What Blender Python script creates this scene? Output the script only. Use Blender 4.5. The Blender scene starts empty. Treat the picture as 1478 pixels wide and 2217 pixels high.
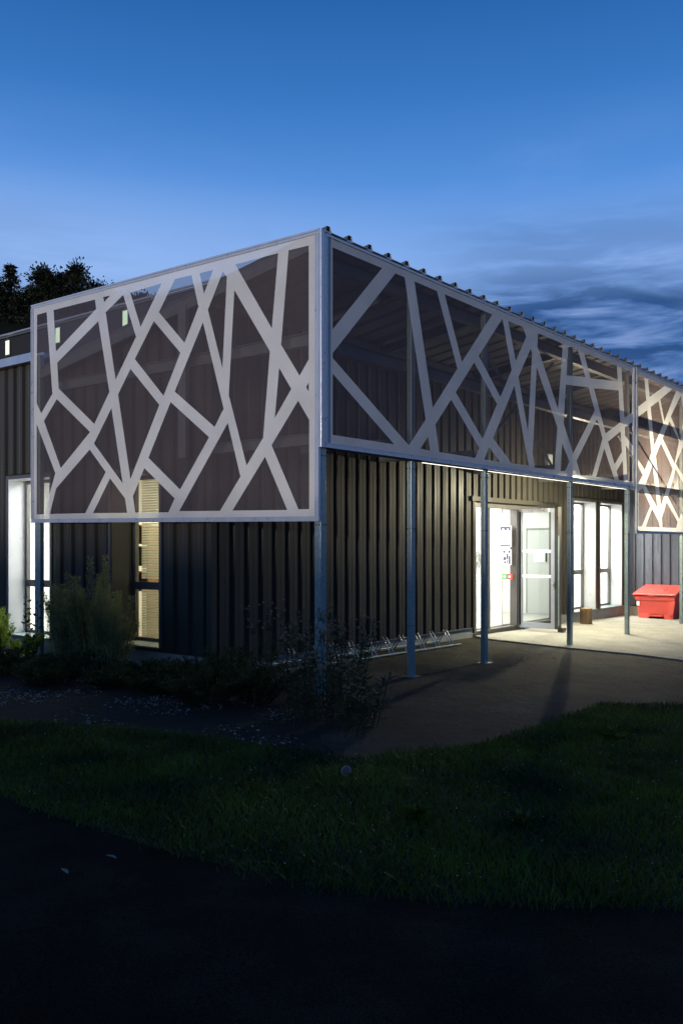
import bpy, bmesh, math, random
import numpy as np
from mathutils import Vector, Matrix
from mathutils.geometry import delaunay_2d_cdt
random.seed(7); rng = np.random.default_rng(7)
sc = bpy.context.scene
COL = sc.collection
R = math.radians

# ------------------------------------------------------------------ camera, sky, sun, exposure
cam_d = bpy.data.cameras.new('camera'); cam = bpy.data.objects.new('camera', cam_d); COL.objects.link(cam)
cam.location = (0, 0, 1.6); cam.rotation_euler = (R(90), 0, 0)
cam_d.sensor_fit = 'HORIZONTAL'; cam_d.sensor_width = 24.0; cam_d.lens = 1932/1478*24
cam_d.shift_y = 69.5/1478
cam_d.clip_start = 0.05; cam_d.clip_end = 2000
sc.camera = cam

world = bpy.data.worlds.new('World'); sc.world = world; world.use_nodes = True
wt = world.node_tree; wt.nodes.clear()
def N(tree, kind, **kw):
    n = tree.nodes.new(kind)
    for k, v in kw.items():
        if k in ('inp',):
            for i, val in v.items(): n.inputs[i].default_value = val
        else: setattr(n, k, v)
    return n
def ramp(tree, stops, interp='LINEAR'):
    n = tree.nodes.new('ShaderNodeValToRGB'); cr = n.color_ramp; cr.interpolation = interp
    while len(cr.elements) < len(stops): cr.elements.new(0.5)
    for e, (p, c) in zip(cr.elements, stops):
        e.position = p; e.color = (c[0], c[1], c[2], 1) if isinstance(c, (tuple, list)) else (c, c, c, 1)
    return n
def math_n(tree, op, a, b=None, clamp=False):
    n = tree.nodes.new('ShaderNodeMath'); n.operation = op; n.use_clamp = clamp
    for i, v in enumerate((a, b)):
        if v is None: continue
        if isinstance(v, (int, float)): n.inputs[i].default_value = v
        else: tree.links.new(v, n.inputs[i])
    return n.outputs[0]
def mixc(tree, f, a, b, mode='MIX'):
    n = tree.nodes.new('ShaderNodeMix'); n.data_type = 'RGBA'; n.blend_type = mode
    for i, v in ((0, f), (6, a), (7, b)):
        if isinstance(v, (int, float)): n.inputs[i].default_value = v
        elif isinstance(v, (tuple, list)): n.inputs[i].default_value = (v[0], v[1], v[2], 1)
        else: tree.links.new(v, n.inputs[i])
    return n.outputs[2]

SUN_EL, SUN_AZ = R(5), R(-40)
tc = N(wt, 'ShaderNodeTexCoord')
sep = N(wt, 'ShaderNodeSeparateXYZ'); wt.links.new(tc.outputs['Generated'], sep.inputs[0])
sky = N(wt, 'ShaderNodeTexSky'); sky.sky_type = 'NISHITA'; sky.sun_disc = False
sky.sun_elevation = R(0.5); sky.sun_rotation = R(180) + SUN_AZ; sky.air_density = 1.0; sky.dust_density = 0.3; sky.ozone_density = 4
grad = ramp(wt, [(0.0, (.26, .42, .78)), (0.16, (.31, .50, .90)), (0.29, (.245, .445, .88)), (0.375, (.085, .27, .70)),
                 (0.45, (.042, .185, .54)), (0.52, (.022, .130, .41)), (0.75, (.008, .045, .16)), (1.0, (.005, .022, .085))])
wt.links.new(sep.outputs[2], grad.inputs[0])
# long thin clouds low in the sky
mp = N(wt, 'ShaderNodeMapping'); mp.inputs['Scale'].default_value = (2.6, 2.6, 15.0); mp.inputs['Location'].default_value = (3.1, 1.7, 0.4)
mp.inputs['Rotation'].default_value = (0, R(-5), 0)
wt.links.new(tc.outputs['Generated'], mp.inputs[0])
nz = N(wt, 'ShaderNodeTexNoise', inp={'Scale': 1.5, 'Detail': 5.0, 'Roughness': 0.5, 'Distortion': 0.5}); wt.links.new(mp.outputs[0], nz.inputs['Vector'])
nz2 = N(wt, 'ShaderNodeTexNoise', inp={'Scale': 3.1, 'Detail': 4.0, 'Roughness': 0.55, 'Distortion': 0.3}); wt.links.new(mp.outputs[0], nz2.inputs['Vector'])
band = ramp(wt, [(0.0, 1.0), (0.24, 1.0), (0.31, 0.35), (0.36, 0.0), (1.0, 0.0)], 'EASE'); wt.links.new(sep.outputs[2], band.inputs[0])
ax = math_n(wt, 'MULTIPLY_ADD', sep.outputs[0], 3.0); ax.node.inputs[2].default_value = 0.25
azr = ramp(wt, [(0.0, 0.25), (0.05, 0.0), (0.28, 0.0), (0.85, 1.0), (1.0, 1.0)], 'EASE'); wt.links.new(ax, azr.inputs[0])
axl = math_n(wt, 'MULTIPLY_ADD', sep.outputs[0], -3.0); axl.node.inputs[2].default_value = -0.45
azl = ramp(wt, [(0.0, 0.0), (0.45, 0.7), (1.0, 0.9)], 'EASE'); wt.links.new(axl, azl.inputs[0])
side = math_n(wt, 'MAXIMUM', azr.outputs[0], azl.outputs[0])
dens = ramp(wt, [(0.0, 0.0), (0.16, 0.0), (0.40, 1.0), (1.0, 1.0)], 'EASE'); wt.links.new(nz.outputs[0], dens.inputs[0])
m1 = math_n(wt, 'MULTIPLY', dens.outputs[0], band.outputs[0]); m2 = math_n(wt, 'MULTIPLY', m1, side, True)
ccol = ramp(wt, [(0.0, (.016, .058, .18)), (0.47, (.026, .085, .25)), (0.56, (.08, .18, .44)), (0.70, (.24, .36, .68))]); wt.links.new(nz2.outputs[0], ccol.inputs[0])
skyc = mixc(wt, m2, grad.outputs[0], ccol.outputs[0])
# faint high veil
mp3 = N(wt, 'ShaderNodeMapping'); mp3.inputs['Scale'].default_value = (3, 3, 9); wt.links.new(tc.outputs['Generated'], mp3.inputs[0])
nz3 = N(wt, 'ShaderNodeTexNoise', inp={'Scale': 1.3, 'Detail': 5.0, 'Roughness': 0.5}); wt.links.new(mp3.outputs[0], nz3.inputs['Vector'])
veil = ramp(wt, [(0.0, 0.0), (0.5, 0.0), (0.75, 0.12), (1.0, 0.2)], 'EASE'); wt.links.new(nz3.outputs[0], veil.inputs[0])
vb = ramp(wt, [(0.0, 1.0), (0.36, 1.0), (0.45, 0.0), (1.0, 0.0)], 'EASE'); wt.links.new(sep.outputs[2], vb.inputs[0])
vm = math_n(wt, 'MULTIPLY', veil.outputs[0], vb.outputs[0])
skyc = mixc(wt, vm, skyc, (.36, .53, .88))
gl = math_n(wt, 'MULTIPLY_ADD', sep.outputs[0], -1.6); gl.node.inputs[2].default_value = 0.35
glr = ramp(wt, [(0.0, 0.0), (0.8, .5), (1.0, .5)], 'EASE'); wt.links.new(gl, glr.inputs[0])
glb = ramp(wt, [(0.0, 1.0), (0.27, 1.0), (0.42, 0.0), (1.0, 0.0)], 'EASE'); wt.links.new(sep.outputs[2], glb.inputs[0])
gm = math_n(wt, 'MULTIPLY', glr.outputs[0], glb.outputs[0])
skyc = mixc(wt, gm, skyc, (.34, .53, .92))
bg = N(wt, 'ShaderNodeBackground'); bg.inputs['Strength'].default_value = 1.0; wt.links.new(skyc, bg.inputs[0])
bg2 = N(wt, 'ShaderNodeBackground'); bg2.inputs['Strength'].default_value = 0.0015; wt.links.new(sky.outputs[0], bg2.inputs[0])
add = N(wt, 'ShaderNodeAddShader'); wt.links.new(bg.outputs[0], add.inputs[0]); wt.links.new(bg2.outputs[0], add.inputs[1])
wo = N(wt, 'ShaderNodeOutputWorld'); wt.links.new(add.outputs[0], wo.inputs[0])

sun_d = bpy.data.lights.new('sun', 'SUN'); sun_d.energy = 2.05; sun_d.angle = R(4); sun_d.color = (1.0, .89, .83)
sun = bpy.data.objects.new('sun', sun_d); COL.objects.link(sun); sun.location = (-20, -20, 30)
sd = Vector((0.45, 0.893, 0)).normalized() * math.cos(R(2.5)) + Vector((0, 0, -math.sin(R(2.5))))
sun.rotation_euler = sd.to_track_quat('-Z', 'Y').to_euler()

sc.view_settings.view_transform = 'Standard'; sc.view_settings.look = 'None'
sc.view_settings.exposure = 0; sc.view_settings.gamma = 1; sc.view_settings.use_curve_mapping = False
sc.render.engine = 'CYCLES'; sc.cycles.use_denoising = True
sc.cycles.max_bounces = 8; sc.cycles.transparent_max_bounces = 16; sc.cycles.sample_clamp_indirect = 4.0
sc.cycles.caustics_reflective = False; sc.cycles.caustics_refractive = False

# ------------------------------------------------------------------ materials
MATS = {}
def mat(name, col, rough=0.6, metal=0.0, var=0.0, vscale=8.0, bump=0.0, bscale=40.0, spec=0.5, stretch=(1, 1, 1), coat=0, sheen=0, two=None):
    if name in MATS: return MATS[name]
    m = bpy.data.materials.new(name); m.use_nodes = True; t = m.node_tree
    b = t.nodes['Principled BSDF']; b.inputs['Base Color'].default_value = (*col, 1); b.inputs['Roughness'].default_value = rough
    b.inputs['Metallic'].default_value = metal; b.inputs['Specular IOR Level'].default_value = spec
    tcn = N(t, 'ShaderNodeTexCoord'); mpn = N(t, 'ShaderNodeMapping'); mpn.inputs['Scale'].default_value = stretch
    t.links.new(tcn.outputs['Object'], mpn.inputs[0])
    if var > 0:
        n = N(t, 'ShaderNodeTexNoise', inp={'Scale': vscale, 'Detail': 6.0, 'Roughness': 0.6}); t.links.new(mpn.outputs[0], n.inputs['Vector'])
        c2 = two or tuple(min(1, c*(1+var)) for c in col); c1 = tuple(c*(1-var) for c in col)
        r = ramp(t, [(0.3, c1), (0.5, col), (0.7, c2)]); t.links.new(n.outputs[0], r.inputs[0]); t.links.new(r.outputs[0], b.inputs['Base Color'])
        rr = ramp(t, [(0.3, max(0, rough-.12)), (0.7, min(1, rough+.12))]); t.links.new(n.outputs[0], rr.inputs[0]); t.links.new(rr.outputs[0], b.inputs['Roughness'])
    if bump > 0:
        n = N(t, 'ShaderNodeTexNoise', inp={'Scale': bscale, 'Detail': 4.0, 'Roughness': 0.6}); t.links.new(mpn.outputs[0], n.inputs['Vector'])
        bp = N(t, 'ShaderNodeBump', inp={'Strength': bump, 'Distance': 0.01}); t.links.new(n.outputs[0], bp.inputs['Height']); t.links.new(bp.outputs[0], b.inputs['Normal'])
    MATS[name] = m; return m
def emit(name, col, s):
    m = bpy.data.materials.new(name); m.use_nodes = True; b = m.node_tree.nodes['Principled BSDF']
    b.inputs['Base Color'].default_value = (.8, .8, .8, 1)
    b.inputs['Emission Color'].default_value = (*col, 1); b.inputs['Emission Strength'].default_value = s
    MATS[name] = m; return m
def mesh_fabric(name, col, transp, transl):
    """woven fabric: holes (transparent) + threads (diffuse and translucent)"""
    m = bpy.data.materials.new(name); m.use_nodes = True; t = m.node_tree; t.nodes.clear()
    tcn = N(t, 'ShaderNodeTexCoord')
    n = N(t, 'ShaderNodeTexNoise', inp={'Scale': 130.0, 'Detail': 2.0}); t.links.new(tcn.outputs['Object'], n.inputs['Vector'])
    r = ramp(t, [(0.3, tuple(c*.82 for c in col)), (0.7, tuple(min(1, c*1.18) for c in col))]); t.links.new(n.outputs[0], r.inputs[0])
    n2 = N(t, 'ShaderNodeTexNoise', inp={'Scale': 1.7, 'Detail': 3.0}); t.links.new(tcn.outputs['Object'], n2.inputs['Vector'])
    r2 = ramp(t, [(0.3, .90), (0.7, 1.06)]); t.links.new(n2.outputs[0], r2.inputs[0])
    c = mixc(t, 1.0, r.outputs[0], r2.outputs[0], 'MULTIPLY')
    d = N(t, 'ShaderNodeBsdfDiffuse'); tr = N(t, 'ShaderNodeBsdfTranslucent'); tp = N(t, 'ShaderNodeBsdfTransparent')
    t.links.new(c, d.inputs[0]); t.links.new(c, tr.inputs[0])
    g = N(t, 'ShaderNodeBsdfGlossy', inp={'Roughness': .42}); g.inputs[0].default_value = (.8, .85, .9, 1)
    a = N(t, 'ShaderNodeMixShader'); a.inputs[0].default_value = transl; t.links.new(d.outputs[0], a.inputs[1]); t.links.new(tr.outputs[0], a.inputs[2])
    a2 = N(t, 'ShaderNodeMixShader'); a2.inputs[0].default_value = 0.035; t.links.new(a.outputs[0], a2.inputs[1]); t.links.new(g.outputs[0], a2.inputs[2])
    x = N(t, 'ShaderNodeMixShader'); x.inputs[0].default_value = transp; t.links.new(a2.outputs[0], x.inputs[1]); t.links.new(tp.outputs[0], x.inputs[2])
    o = N(t, 'ShaderNodeOutputMaterial'); t.links.new(x.outputs[0], o.inputs[0]); MATS[name] = m; return m
def glass(name, tint=(.93, .96, .95)):
    m = bpy.data.materials.new(name); m.use_nodes = True; t = m.node_tree; t.nodes.clear()
    tp = N(t, 'ShaderNodeBsdfTransparent'); tp.inputs[0].default_value = (*tint, 1)
    g = N(t, 'ShaderNodeBsdfGlossy', inp={'Roughness': .02}); lw = N(t, 'ShaderNodeLayerWeight', inp={'Blend': .5})
    pw = math_n(t, 'POWER', lw.outputs['Facing'], 5.0); fr = math_n(t, 'MULTIPLY_ADD', pw, .45); fr.node.inputs[2].default_value = .035
    x = N(t, 'ShaderNodeMixShader'); t.links.new(fr, x.inputs[0]); t.links.new(tp.outputs[0], x.inputs[1]); t.links.new(g.outputs[0], x.inputs[2])
    o = N(t, 'ShaderNodeOutputMaterial'); t.links.new(x.outputs[0], o.inputs[0]); MATS[name] = m; return m
def leafmat(name, c1, c2, transl=0.35, scale=3.0, rough=.6):
    m = bpy.data.materials.new(name); m.use_nodes = True; t = m.node_tree; t.nodes.clear()
    tcn = N(t, 'ShaderNodeTexCoord')
    n = N(t, 'ShaderNodeTexNoise', inp={'Scale': scale, 'Detail': 3.0}); t.links.new(tcn.outputs['Object'], n.inputs['Vector'])
    r = ramp(t, [(0.32, c1), (0.68, c2)]); t.links.new(n.outputs[0], r.inputs[0])
    p = N(t, 'ShaderNodeBsdfPrincipled', inp={'Roughness': rough}); p.inputs['Specular IOR Level'].default_value = .3; t.links.new(r.outputs[0], p.inputs[0])
    tr = N(t, 'ShaderNodeBsdfTranslucent'); t.links.new(r.outputs[0], tr.inputs[0])
    x = N(t, 'ShaderNodeMixShader'); x.inputs[0].default_value = transl; t.links.new(p.outputs[0], x.inputs[1]); t.links.new(tr.outputs[0], x.inputs[2])
    o = N(t, 'ShaderNodeOutputMaterial'); t.links.new(x.outputs[0], o.inputs[0]); MATS[name] = m; return m

CLAD = mat('dark_coated_steel', (.044, .041, .033), .5, .0, .12, 3.0, .05, 60, .22, stretch=(1, 1, .15))
CLADB = mat('blue_grey_coated_steel', (.11, .125, .16), .26, .15, .10, 3.0, stretch=(1, 1, .15))
GALV = mat('galvanised_steel', (.27, .34, .33), .42, .5, .22, 26.0, .08, 50)
GALVD = mat('weathered_galvanised_steel', (.16, .165, .165), .55, .3, .2, 12.0)
ALU = mat('satin_aluminium', (.52, .53, .55), .34, .55, .08, 6.0)
ALUD = mat('dark_anodised_frame', (.055, .053, .05), .38, .3, .1, 6)
LEAFF = mat('grey_painted_door_frame', (.36, .39, .44), .4, .2, .06, 6)
WHITE = mat('white_plaster', (.80, .80, .78), .8, 0, .03, 2)
CONC = mat('plinth_concrete', (.27, .28, .25), .85, 0, .16, 7, .25, 40)
ROOF = mat('roof_steel', (.10, .105, .11), .4, .2, .12, 3)
UNDER = mat('roof_lining', (.22, .21, .19), .6, 0, .1, 3)
BLACK = mat('black_hole', (.01, .01, .01), .9)
GLASS = glass('window_glass')
BANDM = mesh_fabric('white_printed_mesh', (.85, .85, .82), .14, .36)
CELLM = mesh_fabric('brown_mesh', (.19, .150, .152), .44, .58)

# ------------------------------------------------------------------ mesh helpers
class MB:
    def __init__(s): s.v = []; s.f = []; s.m = []
    def quad(s, pts, mi=0):
        i = len(s.v); s.v += [tuple(p) for p in pts]; s.f.append(tuple(range(i, i+len(pts)))); s.m.append(mi); return s
    def box(s, x0, x1, y0, y1, z0, z1, mi=0):
        return s.hexa([(x0,y0,z0),(x1,y0,z0),(x1,y1,z0),(x0,y1,z0),(x0,y0,z1),(x1,y0,z1),(x1,y1,z1),(x0,y1,z1)], mi)
    def hexa(s, p, mi=0):
        i = len(s.v); s.v += [tuple(q) for q in p]
        for f in ((0,3,2,1),(4,5,6,7),(0,1,5,4),(1,2,6,5),(2,3,7,6),(3,0,4,7)):
            s.f.append(tuple(i+k for k in f)); s.m.append(mi)
        return s
    def tube(s, pts, r, seg=8, mi=0, cap=True):
        pts = [Vector(p) for p in pts]; rs = r if isinstance(r, (list, tuple)) else [r]*len(pts)
        base = len(s.v); ref = None
        for k, p in enumerate(pts):
            a = pts[max(0, k-1)]; b = pts[min(len(pts)-1, k+1)]; d = (b-a).normalized()
            if ref is None: ref = Vector((0, 0, 1)) if abs(d.z) < .9 else Vector((1, 0, 0))
            u = d.cross(ref).normalized(); w = d.cross(u).normalized(); ref = -w if False else ref
            for j in range(seg):
                an = 2*math.pi*j/seg; q = p + (u*math.cos(an)+w*math.sin(an))*rs[k]; s.v.append(tuple(q))
        for k in range(len(pts)-1):
            for j in range(seg):
                a = base+k*seg+j; b = base+k*seg+(j+1) % seg
                s.f.append((a, b, b+seg, a+seg)); s.m.append(mi)
        if cap:
            s.f.append(tuple(base+j for j in range(seg))[::-1]); s.m.append(mi)
            s.f.append(tuple(base+(len(pts)-1)*seg+j for j in range(seg))); s.m.append(mi)
        return s
    def build(s, name, mats, parent=None, bevel=0, smooth=False):
        me = bpy.data.meshes.new(name); me.from_pydata(s.v, [], s.f)
        for m in (mats if isinstance(mats, (list, tuple)) else [mats]): me.materials.append(m)
        me.polygons.foreach_set('material_index', s.m)
        if smooth: me.polygons.foreach_set('use_smooth', [True]*len(s.f))
        me.update(); o = bpy.data.objects.new(name, me); COL.objects.link(o)
        if bevel:
            bm = bmesh.new(); bm.from_mesh(me); bmesh.ops.recalc_face_normals(bm, faces=bm.faces)
            bmesh.ops.bevel(bm, geom=bm.edges[:], offset=bevel, segments=2, affect='EDGES', profile=.5); bm.to_mesh(me); bm.free()
        if parent is not None: o.parent = parent
        return o
def box(name, m, parent, x0, x1, y0, y1, z0, z1, bevel=0): return MB().box(x0, x1, y0, y1, z0, z1).build(name, m, parent, bevel)
def tag(o, label=None, cat=None, group=None, kind=None):
    if label: o['label'] = label
    if cat: o['category'] = cat
    if group: o['group'] = group
    if kind: o['kind'] = kind
    return o
def empty(name, loc=(0, 0, 0), rz=0, label=None, cat=None, group=None):
    o = bpy.data.objects.new(name, None); COL.objects.link(o); o.location = loc; o.rotation_euler = (0, 0, rz); o.empty_display_size = .2
    return tag(o, label, cat, group)
def npmesh(name, v, f, mats, parent=None, mi=None):
    """v (n,3), f (m,k) arrays"""
    me = bpy.data.meshes.new(name); n = len(v); m, k = f.shape
    me.vertices.add(n); me.vertices.foreach_set('co', np.asarray(v, dtype=np.float32).ravel())
    me.loops.add(m*k); me.loops.foreach_set('vertex_index', f.astype(np.int32).ravel())
    me.polygons.add(m); me.polygons.foreach_set('loop_start', np.arange(0, m*k, k, dtype=np.int32))
    for q in (mats if isinstance(mats, (list, tuple)) else [mats]): me.materials.append(q)
    if mi is not None: me.polygons.foreach_set('material_index', np.asarray(mi, dtype=np.int32))
    me.update(calc_edges=True); me.validate(); o = bpy.data.objects.new(name, me); COL.objects.link(o)
    if parent is not None: o.parent = parent
    return o

# building axes: local x = t runs along the entrance front, local y = u runs back along the left side
CX, CY = -.215, 9.24
ROT = math.atan2(.7844, .6202)
def W(t, u, z=0): return Vector((CX + .6202*t - .7844*u, CY + .7844*t + .6202*u, z))
def gz(x, y):     # gentle fall of the ground to the right
    return max(-.09, min(.05, .03 - .018*x))
def pip(px, py, poly):
    inside = np.zeros(len(px), bool); n = len(poly)
    for i in range(n):
        x1, y1 = poly[i]; x2, y2 = poly[(i+1) % n]
        c = ((y1 > py) != (y2 > py)); xs = (x2-x1)*(py-y1)/((y2-y1) or 1e-9)+x1
        inside ^= c & (px < xs)
    return inside

# ------------------------------------------------------------------ ground
def ground_mat(name, c1, c2, c3, sc1, sc2, bump, bsc, rough=.9, spec=.3):
    m = bpy.data.materials.new(name); m.use_nodes = True; t = m.node_tree; b = t.nodes['Principled BSDF']
    b.inputs['Roughness'].default_value = rough; b.inputs['Specular IOR Level'].default_value = spec
    tcn = N(t, 'ShaderNodeTexCoord')
    a = N(t, 'ShaderNodeTexNoise', inp={'Scale': sc1, 'Detail': 8.0, 'Roughness': .65}); t.links.new(tcn.outputs['Object'], a.inputs['Vector'])
    r = ramp(t, [(0.3, c1), (0.5, c2), (0.72, c3)]); t.links.new(a.outputs[0], r.inputs[0])
    v = N(t, 'ShaderNodeTexVoronoi', inp={'Scale': sc2}); t.links.new(tcn.outputs['Object'], v.inputs['Vector'])
    rv = ramp(t, [(0.0, 1.9), (0.25, 1.05), (0.8, .45)]); t.links.new(v.outputs['Distance'], rv.inputs[0])
    c = mixc(t, 1.0, r.outputs[0], rv.outputs[0], 'MULTIPLY'); t.links.new(c, b.inputs['Base Color'])
    bp = N(t, 'ShaderNodeBump', inp={'Strength': bump, 'Distance': .008}); bp.invert = True; t.links.new(v.outputs['Distance'], bp.inputs['Height'])
    n3 = N(t, 'ShaderNodeTexNoise', inp={'Scale': bsc, 'Detail': 5.0}); t.links.new(tcn.outputs['Object'], n3.inputs['Vector'])
    bp2 = N(t, 'ShaderNodeBump', inp={'Strength': bump*.7, 'Distance': .03}); t.links.new(n3.outputs[0], bp2.inputs['Height']); t.links.new(bp.outputs[0], bp2.inputs['Normal'])
    t.links.new(bp2.outputs[0], b.inputs['Normal']); return m
ASPH = ground_mat('asphalt', (.022, .019, .013), (.045, .040, .028), (.10, .09, .06), 1.3, 95, .9, 7)
PATHM = ground_mat('path_asphalt', (.024, .019, .013), (.038, .030, .021), (.064, .051, .037), 1.6, 120, 1.0, 9, .95, .03)
PAVE = ground_mat('concrete_paving', (.30, .29, .24), (.38, .37, .31), (.46, .45, .39), 2.2, 70, .5, 12)
SOIL = ground_mat('soil', (.010, .012, .008), (.018, .018, .012), (.03, .027, .02), 3.0, 40, .9, 9)
def sheet(name, poly, m, lift, step=.5, holes=()):
    """polygon triangulated with inner points so that it can follow the ground"""
    xs = [p[0] for p in poly]; ys = [p[1] for p in poly]
    vs = [Vector(p) for p in poly]; n = len(vs)
    gx, gy = np.meshgrid(np.arange(min(xs), max(xs), step), np.arange(min(ys), max(ys), step)); gx = gx.ravel(); gy = gy.ravel()
    k = pip(gx, gy, poly); vs += [Vector((float(a), float(b))) for a, b in zip(gx[k], gy[k])]
    r = delaunay_2d_cdt(vs, [], [list(range(n))], 1, 1e-5)
    mb = MB(); mb.v = [(v.x, v.y, gz(v.x, v.y)+lift) for v in r[0]]; mb.f = [tuple(f) for f in r[2]]; mb.m = [0]*len(mb.f)
    o = mb.build(name, m, smooth=True); o['kind'] = 'structure'; return o
g = MB(); xs = [-900, -300, -80, -30, -12, -6, -3, -1.1, 0, 2, 4, 6.6, 9, 14, 30, 80, 300, 900]; ys = [-300, -60, -15, -5, 0, 3, 6, 9, 13, 18, 30, 60, 120, 400, 1200]
for i in range(len(xs)-1):
    for j in range(len(ys)-1):
        g.quad([(x, y, gz(x, y)) for x, y in ((xs[i], ys[j]), (xs[i+1], ys[j]), (xs[i+1], ys[j+1]), (xs[i], ys[j+1]))])
g.build('ground', SOIL)['kind'] = 'structure'
EDGE = [(-9, 9.3), (-6, 8.0), (-4.2, 6.9), (-3.0, 6.1), (-2.09, 5.45), (-1.63, 5.09), (-1.2, 4.74), (-.83, 4.47), (-.53, 4.28), (-.25, 4.11), (0, 4.0), (.53, 3.91), (1.48, 3.88), (2.6, 4.0), (4.2, 4.35), (7, 5.2), (12, 7.2)]
sheet('path', EDGE + [(14, 5), (8, .8), (2, -1.0), (-3, -1.0), (-7, 1), (-12, 5)], PATHM, .004, .8)
AB = [(-.95, 10.75), (-.55, 9.9), (-.28, 9.0), (-.22, 8.0), (-.16, 7.0), (.0, 6.55), (.07, 6.52), (.56, 6.76), (1.15, 7.12), (1.4, 7.47), (1.93, 8.09), (2.61, 8.99), (3.46, 9.04), (4.5, 9.15), (7, 9.0), (12, 9.3)]
sheet('forecourt', AB + [(22, 13), (22, 32), (9.5, 24.5), (W(0, 1.83).x, W(0, 1.83).y)], ASPH, .004, .8)
pe = [(2.28, 15.36), (2.40, 15.05), (2.52, 14.86), (3.22, 14.12), (3.54, 13.8), (4.3, 13.15), (4.79, 12.51), (5.6, 11.4), (7.2, 9.6)]
sheet('paving', pe + [(14, 12), (21, 24), (W(14, 1.84).x, W(14, 1.84).y), (W(6.35, 1.84).x, W(6.35, 1.84).y)], PAVE, .03, .8)
# edge face of the paving slab
eb = MB()
for a, b in zip(pe[:-1], pe[1:]): eb.quad([(a[0], a[1], gz(*a)-.02), (b[0], b[1], gz(*b)-.02), (b[0], b[1], gz(*b)+.03), (a[0], a[1], gz(*a)+.03)])
eb.build('paving_edge', PAVE)['kind'] = 'structure'
# hill
# unseen earth mound added behind the viewpoint to shade lawn and lower walls
bk = MB(); sdx, sdy = .45, .893; prof = [(-3.2, -.3), (-4.6, .9), (-6.4, 2.1), (-7.6, 2.45), (-9.2, 2.2), (-14, .6), (-16, -.3)]
for s in range(-12, 12):
    for (d0, h0), (d1, h1) in zip(prof[:-1], prof[1:]):
        q = []
        for ss, dd, hh_ in ((s, d0, h0), (s+1, d0, h0), (s+1, d1, h1), (s, d1, h1)):
            w_ = ss*4.0; q.append((sdx*dd+sdy*w_, sdy*dd-sdx*w_, hh_+(.06*math.sin(w_*.6) if hh_ > 0 else 0)))
        bk.quad(q)
bk.build('shade_bank', SOIL)['kind'] = 'structure'
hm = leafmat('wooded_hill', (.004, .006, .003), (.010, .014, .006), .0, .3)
hx = np.linspace(-160, 60, 56); hy = np.linspace(55, 190, 20); mb = MB()
def hill_z(x, y):
    k = max(0, min(1, (x*-1.0 + 6 - 0*y)/22)) if x > -16 else 1
    prof = 20.0*max(0, min(1, (y-56)/12))*(.25+.75*k)
    return prof + .9*math.sin(x*.21)+.5*math.sin(x*.57+y*.1) - 1.0 if y > 56 else -1
hv = [(x, y, hill_z(x, y)) for y in hy for x in hx]; hf = [(j*56+i, j*56+i+1, (j+1)*56+i+1, (j+1)*56+i) for j in range(19) for i in range(55)]
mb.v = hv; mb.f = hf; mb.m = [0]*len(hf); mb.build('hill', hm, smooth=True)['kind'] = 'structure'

# ------------------------------------------------------------------ building
B = empty('school_building', W(0, 0), ROT, 'dark ribbed metal building with white branch-patterned mesh screens around its canopy', 'building')
def clad(a0, a1, z0, ztop, mp, m=CLAD, pitch=.25, sheet_w=1.0, name='cladding_sheet'):
    """vertical box-rib steel sheets. mp(a, d, z) -> local coordinates, d = distance proud of the wall"""
    n = max(1, round((a1-a0)/sheet_w)); w = (a1-a0)/n
    for s in range(n):
        b0 = a0+s*w; b1 = b0+w; mb = MB(); k = max(1, round(w/pitch)); p = (b1-b0)/k
        if (b1-b0) < pitch*.6: k = 1; p = b1-b0
        for i in range(k):
            q = b0+i*p
            prof = [(q, .005), (q+p*.16, .005), (q+p*.22, .05), (q+p*.50, .05), (q+p*.52, .047), (q+p*.54, .05), (q+p*.84, .05), (q+p*.90, .005), (q+p, .005)]
            for (c0, d0), (c1, d1) in zip(prof[:-1], prof[1:]):
                zt0 = ztop(c0) if callable(ztop) else ztop; zt1 = ztop(c1) if callable(ztop) else ztop
                mb.quad([mp(c0, d0, z0), mp(c1, d1, z0), mp(c1, d1, zt1), mp(c0, d0, zt0)])
        mb.build(name, m, B)
UF = 1.86; TL = .22                      # front wall plane, left wall plane
front = lambda a, d, z: (a, UF-d, z)
leftm = lambda a, d, z: (TL-d, a, z)
retm = lambda a, d, z: (13.5-d, a, z)
roofz = lambda u: 4.84 - .16*u
PZ = .17
# masonry behind the cladding (front)
ZT = roofz(2.1)
wf = MB()
for t0, t1, z0, z1 in ((TL, 6.29, -.15, ZT), (6.29, 9.62, 2.32, ZT), (6.29, 9.62, -.15, .06), (10.40, 11.55, 2.52, ZT), (10.40, 11.55, -.15, .17),
                       (11.55, 11.80, -.15, ZT), (11.80, 13.07, 2.52, ZT), (11.80, 13.07, -.15, .17), (13.07, 13.5, -.15, ZT)):
    wf.box(t0, t1, UF+.006, UF+.30, z0, z1)
wf.box(9.62, 10.40, UF+.006, UF+.06, -.15, ZT)
wf.build('front_wall', ALUD, B)
wl = MB(); zr = roofz
WC = (2.74, 3.70); WA = (5.07, 6.13)
def wedge(u0, u1, z0, z1a, z1b):
    wl.hexa([(TL+.006, u0, z0), (TL+.30, u0, z0), (TL+.30, u1, z0), (TL+.006, u1, z0), (TL+.006, u0, z1a), (TL+.30, u0, z1a), (TL+.30, u1, z1b), (TL+.006, u1, z1b)])
wedge(UF+.30, WC[0], -.15, zr(UF+.3), zr(WC[0])); wedge(*WC, 2.52, zr(WC[0]), zr(WC[1])); wedge(*WC, -.15, .30, .30)
wedge(WC[1], 4.95, -.15, zr(WC[1]), zr(4.95)); wedge(4.95, WA[0], -.15, 4.25, 4.25); wedge(*WA, 2.56, 4.25, 4.25); wedge(*WA, -.15, .26, .26); wedge(WA[1], 16, -.15, 4.25, 4.25)
wl.build('side_wall', ALUD, B)
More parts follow.
